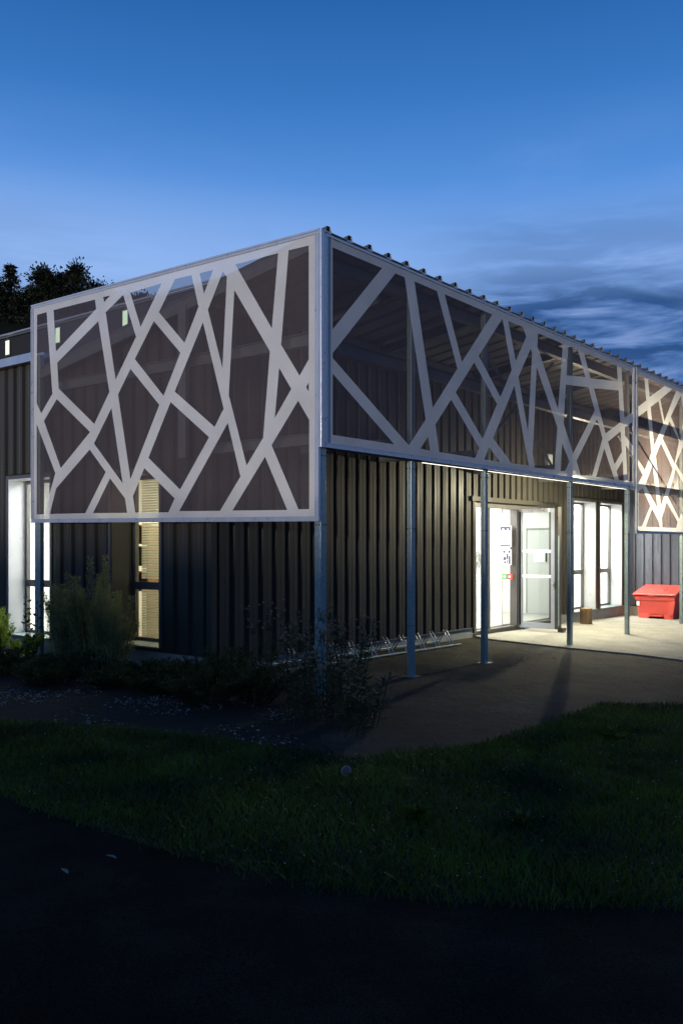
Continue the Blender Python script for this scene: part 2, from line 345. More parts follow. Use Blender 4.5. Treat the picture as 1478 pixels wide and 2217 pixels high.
box('projecting_wall', ALUD, B, 13.506, 22, .16, UF+.3, -.15, 4.8)
# plinth
box('front_plinth', CONC, B, TL-.03, 6.27, UF-.035, UF+.005, -.15, PZ-.012); box('front_plinth', CONC, B, 9.64, 13.46, UF-.035, UF+.005, -.15, PZ-.012)
pl = MB(); pl.box(TL-.035, TL+.004, UF+.01, 16, -.15, PZ+.08); pl.build('side_plinth', CONC, B)
box('projecting_plinth', CONC, B, 13.45, 13.504, .16, UF-.04, -.15, PZ-.02)
box('drip_sill', GALVD, B, TL-.06, 6.29, UF-.07, UF+.004, PZ-.010, PZ)
# cladding
clad(TL+.03, 6.24, PZ+.005, ZT-.1, front)
clad(6.24, 9.66, 2.42, ZT-.1, front)
clad(9.66, 10.36, PZ+.005, ZT-.1, front)
clad(10.36, 13.12, 2.60, ZT-.1, front)
clad(11.57, 11.78, PZ+.005, 2.52, front); clad(13.12, 13.44, PZ+.005, 2.60, front)
clad(UF+.03, WC[0]-.04, PZ+.1, lambda a: zr(a)-.05, leftm)
clad(WC[0]-.04, WC[1]+.04, 2.58, lambda a: zr(a)-.05, leftm)
clad(WC[1]+.04, WA[0]-.04, PZ+.1, lambda a: zr(a)-.05 if a < 5 else 4.2, leftm)
clad(WA[0]-.04, WA[1]+.04, 2.62, 4.2, leftm)
clad(WA[1]+.04, 15.2, PZ+.1, 4.2, leftm)
clad(.2, UF-.06, PZ, 4.5, retm, CLADB, .21)
# corner trims
box('corner_trim', CLAD, B, TL-.058, TL+.03, UF-.058, UF+.03, PZ+.004, ZT-.1)
box('corner_trim', CLAD, B, 13.40, 13.497, UF-.062, UF+.004, PZ, ZT-.1)
# gutter of the side wing, flat roof
mb = MB(); mb.box(TL-.16, TL-.02, 5.27, 16, 4.19, 4.215); mb.box(TL-.17, TL-.16, 5.27, 16, 4.19, 4.31); mb.box(TL-.02, TL+.3, 5.27, 16, 4.251, 4.33)
mb.build('gutter', mat('zinc_gutter', (.45, .48, .52), .35, .7, .1, 5), B)
box('flat_roof', ROOF, B, TL+.1, 22, 5.27, 26, 4.10, 4.24)
# canopy roof: box-rib sheet falling to the back
rt = MB(); p = .363; t = .067-.5*p
def rz_(u, d): return 4.835 + d - .16*u
while t < 14.8:
    prof = [(t, 0), (t+p*.36, 0), (t+p*.43, .058), (t+p*.57, .058), (t+p*.64, 0), (t+p, 0)]
    for (c0, d0), (c1, d1) in zip(prof[:-1], prof[1:]):
        c0 = max(c0, .03); c1 = max(c1, .03)
        if c1 <= c0: continue
        rt.quad([(c0, -.05, rz_(-.05, d0)), (c1, -.05, rz_(-.05, d1)), (c1, 5.3, rz_(5.3, d1)), (c0, 5.3, rz_(5.3, d0))])
        rt.quad([(c0, -.05, rz_(-.05, d0)-.006), (c1, -.05, rz_(-.05, d1)-.006), (c1, 5.3, rz_(5.3, d1)-.006), (c0, 5.3, rz_(5.3, d0)-.006)], 1)
    t += p
rt.build('roof_sheet', [ROOF, UNDER], B)
MB().hexa([(.02, .03, 4.70), (.06, .03, 4.70), (.06, 5.2, 3.88), (.02, 5.2, 3.88), (.02, .03, 4.83), (.06, .03, 4.83), (.06, 5.2, 4.0), (.02, 5.2, 4.0)]).build('verge_rail', GALVD, B)
box('rear_closure', ALUD, B, TL+.3, 22, 5.05, 5.2, 3.0, 4.02)
box('wall_head', GALVD, B, TL, 13.5, UF-.10, UF+.0, ZT-.1, ZT)

# posts on the canopy front
POSTS = [0.0, 1.78, 3.55, 6.30, 8.77, 11.85, 14.4]
for i, t in enumerate(POSTS):
    z0 = gz(*W(t, 0)[:2])-.05; mb = MB(); b = .086 if i else .092
    # hollow-section post: lower part to the beam, splice plate, thinner upper part behind the fabric
    ua_ = .035 if i else .003; t = t if i else .053
    mb.box(t-.05, t-.05+b, ua_, ua_+(.066 if i else .082), z0, 4.72)
    o = mb.build('post', GALV, B, .004)
    zz = 2.50 if i != 0 else 2.52
    for z in (zz, zz-.72):
        for du in (-.028, .028):
            MB().tube([(t+du, ua_+.0002, z), (t+du, ua_-.0065, z)], .0085, 6).build('bolt', BLACK, o); MB().tube([(t-.0502, ua_+.036+du*.7, z), (t-.0565, ua_+.036+du*.7, z)], .0085, 6).build('bolt', BLACK, o)
    MB().box(t-.09, t-.01+b, -.03, .14, z0+.045, z0+.057).build('base_plate', GALV, o)
    if i == 1: MB().box(t-.0515, t-.05+b+.0015, .0335, .1025, .62, .625).build('splice_joint', BLACK, o)
# posts behind the side screen
for u, z0, z1 in ((5.13, -.1, 4.25), (2.15, 2.62, 4.46)):
    box('post', GALV if u > 3 else GALVD, B, .006, .07, u-.07, u+.06, z0, z1-.02, .004)
# beams
def beam(name, x0, x1, y0, y1, z0, z1, m=GALVD):
    w = .008; mb = MB()
    if (x1-x0) > (y1-y0): mb.box(x0, x1, y0, y1, z0, z0+w); mb.box(x0, x1, y0, y1, z1-w, z1); mb.box(x0, x1, (y0+y1)/2-w/2, (y0+y1)/2+w/2, z0+w, z1-w)
    else: mb.box(x0, x1, y0, y1, z0, z0+w); mb.box(x0, x1, y0, y1, z1-w, z1); mb.box((x0+x1)/2-w/2, (x0+x1)/2+w/2, y0, y1, z0+w, z1-w)
    return mb.build(name, m, B)
beam('middle_beam', .13, 14.4, .13, .23, 3.67, 3.82); beam('lower_beam', .13, 14.4, .13, .23, 2.62, 2.74); beam('top_beam', .13, 14.4, .13, .23, 4.55, 4.71)
beam('side_middle_beam', .125, .205, .24, 5.0, 3.72, 3.86); beam('side_lower_beam', .125, .205, .24, UF-.06, 2.66, 2.78); 
for t in POSTS[1:-1]:
    MB().hexa([(t-.04, .24, 4.60), (t+.04, .24, 4.60), (t+.04, UF-.1, 4.36), (t-.04, UF-.1, 4.36), (t-.04, .24, 4.74), (t+.04, .24, 4.74), (t+.04, UF-.1, 4.50), (t-.04, UF-.1, 4.50)]).build('rafter', GALVD, B)
    box('cross_beam', GALVD, B, t-.03, t+.03, .24, UF-.06, 2.80, 2.88)
def brace(t0, z0, t1, z1, u=.27): MB().tube([(t0, u, z0), (t1, u, z1)], .022, 8).build('brace', GALVD, B)
brace(3.65, 4.5, 6.2, 2.75); brace(3.65, 2.75, 6.2, 4.5, .32); brace(8.87, 3.6, 11.5, 2.3); brace(11.7, 4.4, 13.9, 2.4)

# ------------------------------------------------------------------ mesh screens
LC = [[(5.086,4.782),(4.859,4.782),(4.722,3.65),(4.987,3.406),(5.096,3.557)],[(4.695,4.785),(3.777,4.772),(3.752,4.645),(4.637,4.215)],[(3.606,4.775),(3.465,4.769),(3.584,4.707)],[(3.554,4.571),(3.2,4.733),(2.949,4.17),(3.352,3.683)],[(3.706,4.481),(3.479,3.542),(3.792,3.159),(4.577,3.704),(4.61,4.057)],[(3.062,4.738),(2.47,4.744),(2.86,4.28)],[(2.228,4.752),(1.938,4.745),(1.819,4.355),(2.06,3.97),(2.518,4.404)],[(2.612,4.312),(2.133,3.863),(2.433,3.384),(2.972,3.896)],[(3.057,3.785),(2.51,3.283),(3.057,2.411),(3.302,3.492)],[(3.435,3.333),(3.209,2.363),(3.798,2.905)],[(4.62,3.566),(3.882,3.062),(4.527,2.625),(4.921,3.295)],[(5.096,3.268),(4.654,2.563),(4.79,2.28),(4.9,2.011),(5.096,2.011)],[(3.891,2.834),(3.554,2.524),(3.985,2.004),(4.783,2.011),(4.637,2.354)],[(3.465,2.439),(3.163,2.173),(3.122,1.991),(3.82,2.002)],[(2.79,2.534),(2.233,2.143),(2.345,1.981),(2.966,1.991),(3.008,2.197)],[(2.306,3.298),(1.643,2.828),(2.138,2.245),(2.713,2.655)],[(1.339,2.967),(1.139,2.352),(1.464,1.977),(2.154,1.99)],[(1.745,4.165),(1.405,3.133),(1.552,2.938),(2.232,3.415)],[(1.802,4.741),(1.576,4.737),(1.728,4.491)],[(1.417,4.688),(1.353,4.615),(1.424,3.594),(1.663,4.295)],[(1.219,4.729),(0.573,4.725),(0.665,3.931)],[(0.423,4.725),(0.142,4.718),(0.142,3.529),(0.269,3.373),(0.531,3.736)],[(1.235,4.446),(0.693,3.687),(0.794,2.757),(1.044,2.47),(1.323,3.278)],[(0.559,3.492),(0.385,3.246),(0.622,2.958)],[(0.142,3.288),(0.178,3.243),(0.142,3.191)],[(0.289,3.112),(0.136,2.896),(0.136,1.966),(0.285,1.967),(0.669,2.669)],[(0.766,2.55),(0.443,1.963),(1.265,1.976)]]
FC = [[(0.167,4.714),(1.052,4.711),(0.167,3.853)],[(1.315,4.714),(1.501,4.713),(1.949,3.102),(1.591,2.759),(0.167,3.552),(0.167,3.605)],[(0.167,3.39),(1.294,2.745),(0.167,2.746)],[(1.707,4.714),(2.205,4.708),(2.689,3.831),(2.11,3.264)],[(2.381,4.71),(3.594,4.701),(2.799,3.932)],[(2.007,2.903),(2.051,2.735),(1.834,2.741)],[(2.537,3.419),(3.24,2.871),(3.136,2.729),(2.253,2.735),(2.169,3.067)],[(3.109,3.976),(3.729,3.508),(3.334,2.997),(2.648,3.525)],[(3.511,2.902),(3.803,2.726),(3.376,2.727)],[(3.884,4.705),(4.15,4.036),(3.824,3.618),(3.229,4.084)],[(4.049,4.7),(4.503,4.705),(4.596,4.581),(4.273,4.184)],[(4.974,4.704),(5.833,4.7),(5.661,3.669),(4.952,4.505)],[(6.024,4.702),(6.397,4.701),(6.692,4.311),(5.968,4.233)],[(6.627,4.7),(8.039,4.707),(8.083,4.444),(6.902,4.322)],[(8.249,4.699),(8.769,4.703),(8.769,3.981),(8.391,3.835)],[(7.037,4.176),(8.115,4.288),(8.197,3.741),(7.537,3.478)],[(5.943,4.084),(6.818,4.162),(7.071,3.811),(6.213,3.035),(5.858,3.474)],[(4.739,4.438),(4.783,4.376),(4.652,3.227),(4.356,3.974)],[(4.929,4.199),(5.637,3.387),(5.531,2.731),(4.871,2.718),(4.805,2.923)],[(4.232,3.827),(4.674,2.734),(4.15,2.731),(3.62,3.032)],[(5.808,3.162),(6.075,2.895),(5.908,2.734),(5.749,2.724)],[(7.168,3.681),(7.4,3.384),(6.958,2.718),(6.503,2.711),(6.344,2.926)],[(7.477,3.217),(7.933,2.717),(7.128,2.715)],[(8.21,3.579),(8.274,3.224),(7.933,2.983),(7.639,3.347)],[(8.769,3.803),(8.809,3.378),(8.423,3.527),(8.41,3.672)],[(8.456,3.36),(8.789,3.203),(8.789,2.726),(8.542,2.727)],[(8.313,3.082),(8.358,2.726),(8.121,2.72),(8.026,2.87)]]
SC = [[(9.063,4.692),(9.395,4.695),(9.489,4.282),(9.063,4.115)],[(9.583,4.692),(10.513,4.698),(9.671,4.374)],[(10.261,4.406),(10.959,4.694),(11.193,4.69),(10.497,4.007)],[(10.161,4.358),(10.434,3.946),(9.91,3.473),(9.73,4.196)],[(9.063,3.927),(9.54,4.108),(9.767,3.332),(9.417,2.985),(9.063,3.15)],[(11.484,4.631),(11.711,4.322),(11.466,3.706),(10.876,4.143)],[(10.3,3.56),(11.0,3.102),(10.3,2.338),(10.008,3.291)],[(10.795,4.039),(11.38,3.698),(11.109,3.219),(10.394,3.662)],[(9.063,3.037),(9.309,2.876),(9.063,2.711)],[(9.835,3.116),(10.107,2.292),(9.438,2.692)],[(9.295,2.634),(9.708,2.319),(9.26,1.924),(9.084,1.914),(9.084,2.561)],[(9.805,2.27),(10.161,2.043),(10.238,1.92),(9.453,1.919)],[(10.633,2.43),(11.295,2.052),(11.21,1.926),(10.379,1.922),(10.355,2.114)],[(11.168,3.113),(11.711,2.824),(11.711,2.4),(11.406,2.11),(10.713,2.528)],[(11.711,3.671),(11.817,3.397),(11.729,2.966),(11.168,3.223)]]
def screen(outer, cells, mp, label, joints=()):
    """outer: 4 corners (a, z) clockwise from upper near end"""
    root = empty('mesh_screen'); root.parent = B; root['label'] = label
    ins = [(a + (0.02 if i in (0, 3) else -.02), z + (-.02 if i in (0, 1) else .02)) for i, (a, z) in enumerate(outer)]
    vs = [Vector(p) for p in ins]; faces = [[0, 1, 2, 3]]
    for c in cells:
        k = len(vs); vs += [Vector(p) for p in c]; faces.append(list(range(k, k+len(c))))
    r = delaunay_2d_cdt(vs, [], faces, 1, 1e-6)
    mb = MB(); mb.v = [mp(v.x, .012, v.y) for v in r[0]]
    fc = [(sum(r[0][i].x for i in f)/len(f), sum(r[0][i].y for i in f)/len(f)) for f in r[2]]
    fx_ = np.array([q[0] for q in fc]); fy_ = np.array([q[1] for q in fc]); inn = np.zeros(len(fc), bool)
    for c in cells: inn |= pip(fx_, fy_, c)
    for f, q in zip(r[2], inn): mb.f.append(tuple(f)); mb.m.append(int(q))
    mb.build('mesh_fabric', [BANDM, CELLM], root)
    (a0, z0), (a1, z1), (a2, z2), (a3, z3) = outer
    def rail(name, p, q, inward):
        # p, q: outer line; inward: offset vector in (a, z)
        s = MB()
        for d0, d1, w0, w1 in ((-.004, .034, 0, .020), (.004, .03, .020, .042), (-.001, .03, .042, .052)):
            P = [(p[0]+inward[0]*w0, p[1]+inward[1]*w0), (q[0]+inward[0]*w0, q[1]+inward[1]*w0), (q[0]+inward[0]*w1, q[1]+inward[1]*w1), (p[0]+inward[0]*w1, p[1]+inward[1]*w1)]
            s.hexa([mp(a, d0, z) for a, z in P] + [mp(a, d1, z) for a, z in P])
        return s.build(name, ALU, root)
    rail('top_rail', (a0, z0), (a1, z1), (0, -1)); rail('bottom_rail', (a3, z3), (a2, z2), (0, 1))
    rail('side_rail', (a0, z0-.053), (a3, z3+.053), (1, 0)); rail('side_rail', (a1, z1-.053), (a2, z2+.053), (-1, 0))
    for (p, h0, h1) in joints:
        box_m = MB().hexa([mp(p-.006, -.006, h0), mp(p+.006, -.006, h0), mp(p+.006, .03, h0), mp(p-.006, .03, h0), mp(p-.006, -.006, h1), mp(p+.006, -.006, h1), mp(p+.006, .03, h1), mp(p-.006, .03, h1)])
        box_m.build('rail_joint', ALUD, root)
    return root
ML = lambda a, d, z: (-.006+d-.03, a, z)         # side screen stands in the plane t = 0
MF = lambda a, d, z: (a, -.006+d-.03, z)
screen([(-.002, 4.864), (5.217, 4.932), (5.217, 1.897), (-.002, 1.836)], LC, ML, 'left mesh screen with a wedge of blue sky showing through its top', [(2.6, 1.87, 1.885)])
screen([(.02, 4.855), (8.86, 4.852), (8.86, 2.600), (.02, 2.604)], FC, MF, 'long mesh screen above the entrance, lit brighter towards its far end')
SC2 = SC + [[(a+2.79, z) for a, z in c] for c in SC[:5] + SC[6:13]]
screen([(8.974, 4.85), (14.75, 4.85), (14.75, 1.794), (8.974, 1.794)], SC2, MF, 'deeper mesh screen at the far end in front of the projecting wing')
box('corner_cover', ALU, B, -.040, .017, -.041, -.004, 2.60, 4.852, .004)
# lit strip under the lower edge of the front screen
LED = emit('led_strip', (1.0, .95, .84), 2.5)
for t0, t1 in ((2.0, 3.48), (3.62, 6.22), (6.37, 8.70)):
    box('light_strip', LED, B, t0, t1, .052, .062, 2.587, 2.592)
box('strip_channel', GALVD, B, .13, 8.84, .03, .07, 2.593, 2.62)

# ------------------------------------------------------------------ windows, rooms and lamps
def area(name, loc, rot, sx, sy, power, col=(1, .97, .9)):
    d = bpy.data.lights.new(name, 'AREA'); d.shape = 'RECTANGLE'; d.size = sx; d.size_y = sy; d.energy = power; d.color = col
    o = bpy.data.objects.new(name, d); COL.objects.link(o); o.parent = B; o.location = loc; o.rotation_euler = rot; return o
area('strip_light', (7.6, .22, 2.66), (R(50), R(0), R(12)), 1.8, .05, 230, (1, .91, .62))
def room(name, t0, t1, u0, u1, z0, z1, m=WHITE, skip=(), th=.04):
    mb = MB(); floor = MB()
    if 't0' not in skip: mb.box(t0-th, t0, u0-th, u1+th, z0, z1)
    if 't1' not in skip: mb.box(t1, t1+th, u0-th, u1+th, z0, z1)
    if 'u0' not in skip: mb.box(t0, t1, u0-th, u0, z0, z1)
    if 'u1' not in skip: mb.box(t0, t1, u1, u1+th, z0, z1)
    mb.box(t0-th, t1+th, u0-th, u1+th, z1+.001, z1+th)
    o = mb.build(name, m, B); box('room_floor', mat('grey_lino', (.42, .42, .40), .4, 0, .1, 4), B, t0-th, t1+th, u0-th, u1+th, z0-.06, z0-.001)
    return o
FR = mat('window_frame_grey', (.10, .095, .09), .4, .2, .05, 5)
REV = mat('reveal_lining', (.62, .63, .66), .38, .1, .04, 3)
def window(axis, a0, a1, z0, z1, depth, mull, label=None, reveal=REV, blinds=False, frame=.045, strip=0):
    """frame set `depth` behind the wall face; lined reveal; one cross bar at height mull"""
    mp = (lambda a, d, z: (a, UF+d, z)) if axis == 'f' else (lambda a, d, z: (TL+d, a, z))
    w = empty('window'); w.parent = B
    if label: w['label'] = label
    def hb(name, m, A0, A1, D0, D1, Z0, Z1, par=w):
        c = [mp(a, d, z) for z in (Z0, Z1) for a, d in ((A0, D0), (A1, D0), (A1, D1), (A0, D1))]
        return MB().hexa(c).build(name, m, par)
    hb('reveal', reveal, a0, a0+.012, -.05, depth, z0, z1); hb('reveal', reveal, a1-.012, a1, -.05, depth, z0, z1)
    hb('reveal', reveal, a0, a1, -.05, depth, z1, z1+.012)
    hb('sill', GALV, a0-.02, a1+.02, -.09, depth, z0-.018, z0-.001)
    f0, f1 = a0+.012, a1-.012
    fm = MB()
    def fb(A0, A1, D0, D1, Z0, Z1): fm.hexa([mp(a, d, z) for z in (Z0, Z1) for a, d in ((A0, D0), (A1, D0), (A1, D1), (A0, D1))])
    fb(f0, f0+frame, depth, depth+.06, z0, z1); fb(f1-frame, f1, depth, depth+.06, z0, z1)
    fb(f0+frame, f1-frame, depth, depth+.06, z0, z0+frame); fb(f0+frame, f1-frame, depth, depth+.06, z1-frame, z1)
    fb(f0+frame, f1-frame, depth, depth+.06, mull-.05, mull+.05)
    fm.build('frame', FR, w)
    for Z0, Z1 in ((z0+frame, mull-.05), (mull+.05, z1-frame)): hb('pane', GLASS, f0+frame, f1-frame, depth+.026, depth+.030, Z0, Z1)
    # trim round the opening, standing proud of the cladding
    t_ = MB()
    for A0, A1, Z0, Z1 in ((a0-.05, a0-.002, z0, z1+.062), (a1+.002, a1+.05, z0, z1+.062), (a0-.002, a1+.002, z1+.014, z1+.062)):
        t_.hexa([mp(a, d, z) for z in (Z0, Z1) for a, d in ((A0, -.062), (A1, -.062), (A1, .004), (A0, .004))])
    t_.build('surround', FR, w)
    return w, mp
window('f', 10.40, 11.55, .19, 2.50, .22, .99, 'lit narrow window nearest the open glass door')
window('f', 11.80, 13.07, .19, 2.50, .22, .99, 'lit narrow window beside the red bin')
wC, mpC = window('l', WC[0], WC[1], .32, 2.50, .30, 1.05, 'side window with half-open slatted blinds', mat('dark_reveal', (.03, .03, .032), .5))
window('l', WA[0], WA[1], .28, 2.54, .22, 1.02, 'glaring side window at the left edge, behind the shrubs')
# venetian blind slats in window C
bl = leafmat('blind_slat', (.66, .62, .50), (.70, .67, .54), .55, 2, .5)
vs = []; fs = []; n = 0
BL = MB(); z = .36
slat = MB(); u0, u1 = WC[0]+.04, WC[1]-.10
slat.quad([(0, u0, 0), (0, u1, 0), (.016, u1, .027), (.016, u0, .027)])
sm = None
k = 0
while z < 2.46:
    if not (.99 < z < 1.11):
        if sm is None:
            o = slat.build('blind_slat', bl, wC); sm = o
        else:
            o = sm.copy(); COL.objects.link(o); o.parent = wC
        o.location = (TL+.367, 0, z); k += 1
    z += .034
for u in (u0+.12, (u0+u1)/2, u1-.12): MB().box(TL+.362, TL+.364, u, u+.004, .37, 2.45).build('blind_cord', bl, wC)
# rooms
room('study_room', .66, 3.2, 2.55, 4.35, .1, 2.75, skip=('t0',))
area('study_light', (1.9, 3.4, 2.70), (0, 0, 0), 1.0, .9, 60, (1, .88, .58))
room('side_room', .56, 3.2, 4.85, 8.4, .1, 2.75, skip=('t0',))
area('side_room_light', (1.7, 5.8, 2.70), (0, 0, 0), 1.4, 1.4, 260, (1, .96, .9))
room('hall_room', 10.84, 13.46, 2.18, 3.2, .1, 2.75, skip=('u0',))
area('hall_room_light', (12.1, 2.7, 2.70), (0, 0, 0), 2.3, .7, 420, (1, .97, .92))
# entrance: two lobbies parted by a thin wall that carries the notices
room('lobby', 5.7, 7.86, 2.16, 4.6, .085, 2.75, skip=('u0',))
room('lobby', 7.96, 10.74, 2.16, 4.6, .085, 2.75, skip=('u0', 't0'))
area('lobby_light', (6.8, 2.9, 2.70), (R(-15), 0, 0), 1.2, 1.2, 250, (1, .98, .93))
area('lobby_light', (9.0, 3.2, 2.70), (0, 0, 0), 1.2, 1.4, 95, (1, .99, .94))

# ------------------------------------------------------------------ entrance door
D = empty('glass_door'); D.parent = B
def db(name, m, *a, bev=0): return box(name, m, D, *a, bevel=bev)
# frame in the wall
mb = MB(); mb.box(6.29, 6.36, UF-.06, UF+.10, .07, 2.32); mb.box(6.36, 9.55, UF-.0, UF+.10, 2.24, 2.32); mb.box(9.55, 9.62, UF-.06, UF+.10, .07, 2.32); mb.box(7.93, 8.02, UF-.02, UF+.12, .07, 2.24)
mb.box(6.36, 9.55, UF, UF+.12, .066, .085)
mb.build('door_frame', FR, D)
mb = MB(); mb.box(6.22, 6.285, UF-.08, UF, .17, 2.42); mb.box(6.16, 8.76, UF-.10, UF, 2.34, 2.42)
mb.build('head_trim', CLAD, D)
db('side_light', GLASS, 6.36, 6.92, UF+.04, UF+.046, .09, 2.235)
db('side_light_post', FR, 6.92, 6.96, UF+.0, UF+.08, .086, 2.238)
# open leaf, standing at a right angle to the wall
u1, u0_, tL, tR = UF-.02, 1.115, 7.985, 8.035
lf = MB(); z0, z1 = .05, 2.255
lf.box(tL, tR, u1-.075, u1, z0, z1); lf.box(tL, tR, u0_, u0_+.07, z0, z1); lf.box(tL, tR, u0_+.07, u1-.075, z0, z0+.10); lf.box(tL, tR, u0_+.07, u1-.075, z1-.07, z1)
leaf = lf.build('door_leaf', LEAFF, D)
MB().box(tL+.02, tL+.028, u0_+.07, u1-.075, z0+.10, z1-.07).build('pane', GLASS, leaf)
sw = mat('white_film', (.85, .86, .85), .6)
for zz in (1.44, .98): MB().box(tL+.014, tL+.0185, u0_+.07, u1-.075, zz, zz+.055).build('film_stripe', sw, leaf)
MB().box(tL-.008, tL, u1-.055, u1-.062+.04, z0+.05, z1-.05).build('hinge_seal', BLACK, leaf)
MB().box(tL-.05, tL-.002, u0_+.1, u1-.1, z1-.065, z1-.005).build('door_closer', ALU, leaf)
MB().box(tL+.0, tR+.09, u0_-.07, u0_-.002, z0-.0, z1+.02).build('edge_stile', ALUD, leaf)
MB().tube([(tL-.02, u0_-.09, .12), (tL-.02, u0_-.09, 1.75)], .012, 8).build('pull_handle', GALV, leaf)
mb = MB(); mb.box(tL-.012, tL, u0_+.005, u0_+.055, .78, .90); mb.tube([(tL-.045, u0_+.03, .86), (tL-.012, u0_+.03, .86)], .016, 8); mb.tube([(tL-.02, u0_+.03, .81), (tL-.012, u0_+.03, .81)], .013, 8)
mb.build('lock', ALU, leaf)
MB().box(tL+.06, tR+.16, u0_-.13, u0_-.03, .0, .07).build('floor_stop', ALUD, leaf)
# inner door on the far lobby wall
mb = MB(); mb.box(10.71, 10.735, 2.50, 3.02, .09, 1.90); idr = mb.build('inner_door', mat('pale_grey_door', (.55, .57, .55), .5, 0, .03, 2), D)
mb = MB(); mb.box(10.70, 10.73, 2.475, 2.498, .09, 1.925); mb.box(10.70, 10.73, 3.022, 3.045, .09, 1.925); mb.box(10.70, 10.73, 2.475, 3.045, 1.926, 1.95)
mb.build('inner_door_frame', mat('greenish_edge', (.28, .33, .27), .5), D)
# plate on the wall above the door, its face given a faint glow
mb = MB(); mb.box(9.02, 9.24, UF-.13, UF-.051, 3.13, 3.37); wl_ = mb.build('wall_plate', GALV, B, .01)
MB().box(9.04, 9.22, UF-.134, UF-.131, 3.15, 3.35).build('glow_face', emit('glow_face', (1, .93, .8), .35), wl_)
# flood lamp on the wall right of the door, hidden behind the screen edge from the street
fl = box('flood_lamp', ALUD, B, 10.05, 10.27, UF-.16, UF-.052, 2.98, 3.12, .008)
MB().box(10.07, 10.25, UF-.165, UF-.161, 2.995, 3.105).build('glow_face', emit('flood_glass', (1, .93, .8), 1.5), fl)
area('flood_light', (10.16, UF-.17, 3.05), (R(-66), 0, 0), .16, .12, 430, (1, .86, .58))

# ------------------------------------------------------------------ hall with small lit windows behind the wing
Hh = empty('rear_hall', W(5, 8), ROT, 'taller dark hall behind, pale roof edge and small green lit windows', 'building')
hz = 6.75
mb = MB(); mb.box(0, 16, -1.5, 14, 2.5, hz-.09); mb.build('hall_wall', mat('hall_wall_dark', (.012, .012, .013), .8), Hh)
mb = MB(); mb.tube([(-.07, -1.5, hz-.02), (-.07, 14, hz-.02)], .026, 8); mb.build('roof_edge_rail', mat('bright_zinc', (.6, .63, .68), .3, .6), Hh)
box('roof_plate', ROOF, Hh, -.05, 16, -1.5, 14, hz-.088, hz-.05)
wg = emit('green_lit_glass', (.52, .82, .36), 1.0)
for u in (14.1, 12.0, 9.55):
    uu = u-8; w_ = box('window', FR, Hh, -.030, -.002, uu-.11, uu+.09, hz-.53, hz-.13)
    MB().box(-.036, -.031, uu-.09, uu+.07, hz-.50, hz-.16).build('pane', wg, w_)
    MB().tube([(-.07, uu, hz-.02), (-.01, uu, hz-.12)], .012, 6).build('bracket', GALVD, w_)

# ------------------------------------------------------------------ things at the building
# notices on the lobby wall (t = 7.86)
def notice(u0, u1, z0, z1, label, rows, mat_c):
    r = empty('notice', W(7.855, (u0+u1)/2, z0), ROT, label, 'poster', 'notices on the lobby wall'); w = (u1-u0)/2; h = z1-z0
    MB().box(-.012, 0, -w, w, 0, h).build('frame', mat('notice_frame', (.55, .55, .58), .5), r)
    MB().box(-.0145, -.0125, -w+.012, w-.012, .012, h-.012).build('sheet', mat('notice_paper', (.80, .80, .80), .7), r)
    pr = MB()
    for (a, b, c, d) in rows: pr.box(-.0155, -.0147, -w+.02+a*(2*w-.04), -w+.02+b*(2*w-.04), .02+c*(h-.04), .02+d*(h-.04))
    pr.build('print', mat_c, r)
ink = mat('grey_ink', (.05, .05, .11), .7)
rows = [(0, 1, .90, 1), (0, .18, .80, .90), (.35, .6, .80, .90), (.82, 1, .80, .90)] + [(.06+.05*(i % 2), .95-.1*(i % 3), .22+i*.06, .255+i*.06) for i in range(8)] + [(0, .04, .18, .74), (.0, 1, .0, .07), (0, 1, .09, .11)]
notice(1.885+.02, 2.155, 1.545, 1.945, 'larger framed notice, upper of the two inside the lit entrance', rows, ink)
rows2 = [(0, .3, .82, 1), (.7, 1, .82, 1), (.0, .25, .0, .6), (.30, .55, .35, .75), (.6, 1, .28, .52), (.35, .5, .05, .3), (.62, .9, .03, .2)]
notice(1.905, 2.095, 1.21, 1.50, 'smaller framed notice, lower of the two inside the lit entrance', rows2, ink)
def callpoint(u, colr, name, label):
    r = empty(name, W(7.855, u, .945), ROT, label, 'alarm button')
    MB().box(-.045, 0, -.045, .045, 0, .10).build('case', mat(name+'_case', colr, .4), r)
    MB().box(-.048, -.0455, -.022, .022, .03, .07).build('plate', mat('button_plate', (.7, .7, .7), .5), r)
callpoint(2.03, (.10, .42, .14), 'door_release', 'green square release button on the lobby wall beside the red one')
callpoint(1.93, (.62, .06, .05), 'fire_call_point', 'red fire call button under the notices, right of the green one')
# paper taped to the inner door
pp = empty('door_paper', W(10.70, 2.71, 1.20), ROT, 'white paper sheet fixed on the inner door behind the open glass leaf', 'paper')
MB().box(-.004, 0, -.13, .15, 0, .26).build('sheet', mat('notice_paper', (.8, .8, .8)), pp)
MB().box(-.03, -.005, -.155, -.135, .02, .25).build('handle', ALUD, pp)
# dispenser on lobby wall
dp = empty('wall_dispenser', W(7.855, 2.66, 1.25), ROT, 'pale box-shaped dispenser on the lobby wall behind the side glass', 'dispenser')
MB().box(-.09, 0, -.07, .07, 0, .22).build('case', mat('dispenser_grey', (.55, .57, .57), .5), dp, .01); MB().tube([(-.05, .05, .22), (-.02, .07, .36)], .012, 6).build('arm', ALUD, dp)
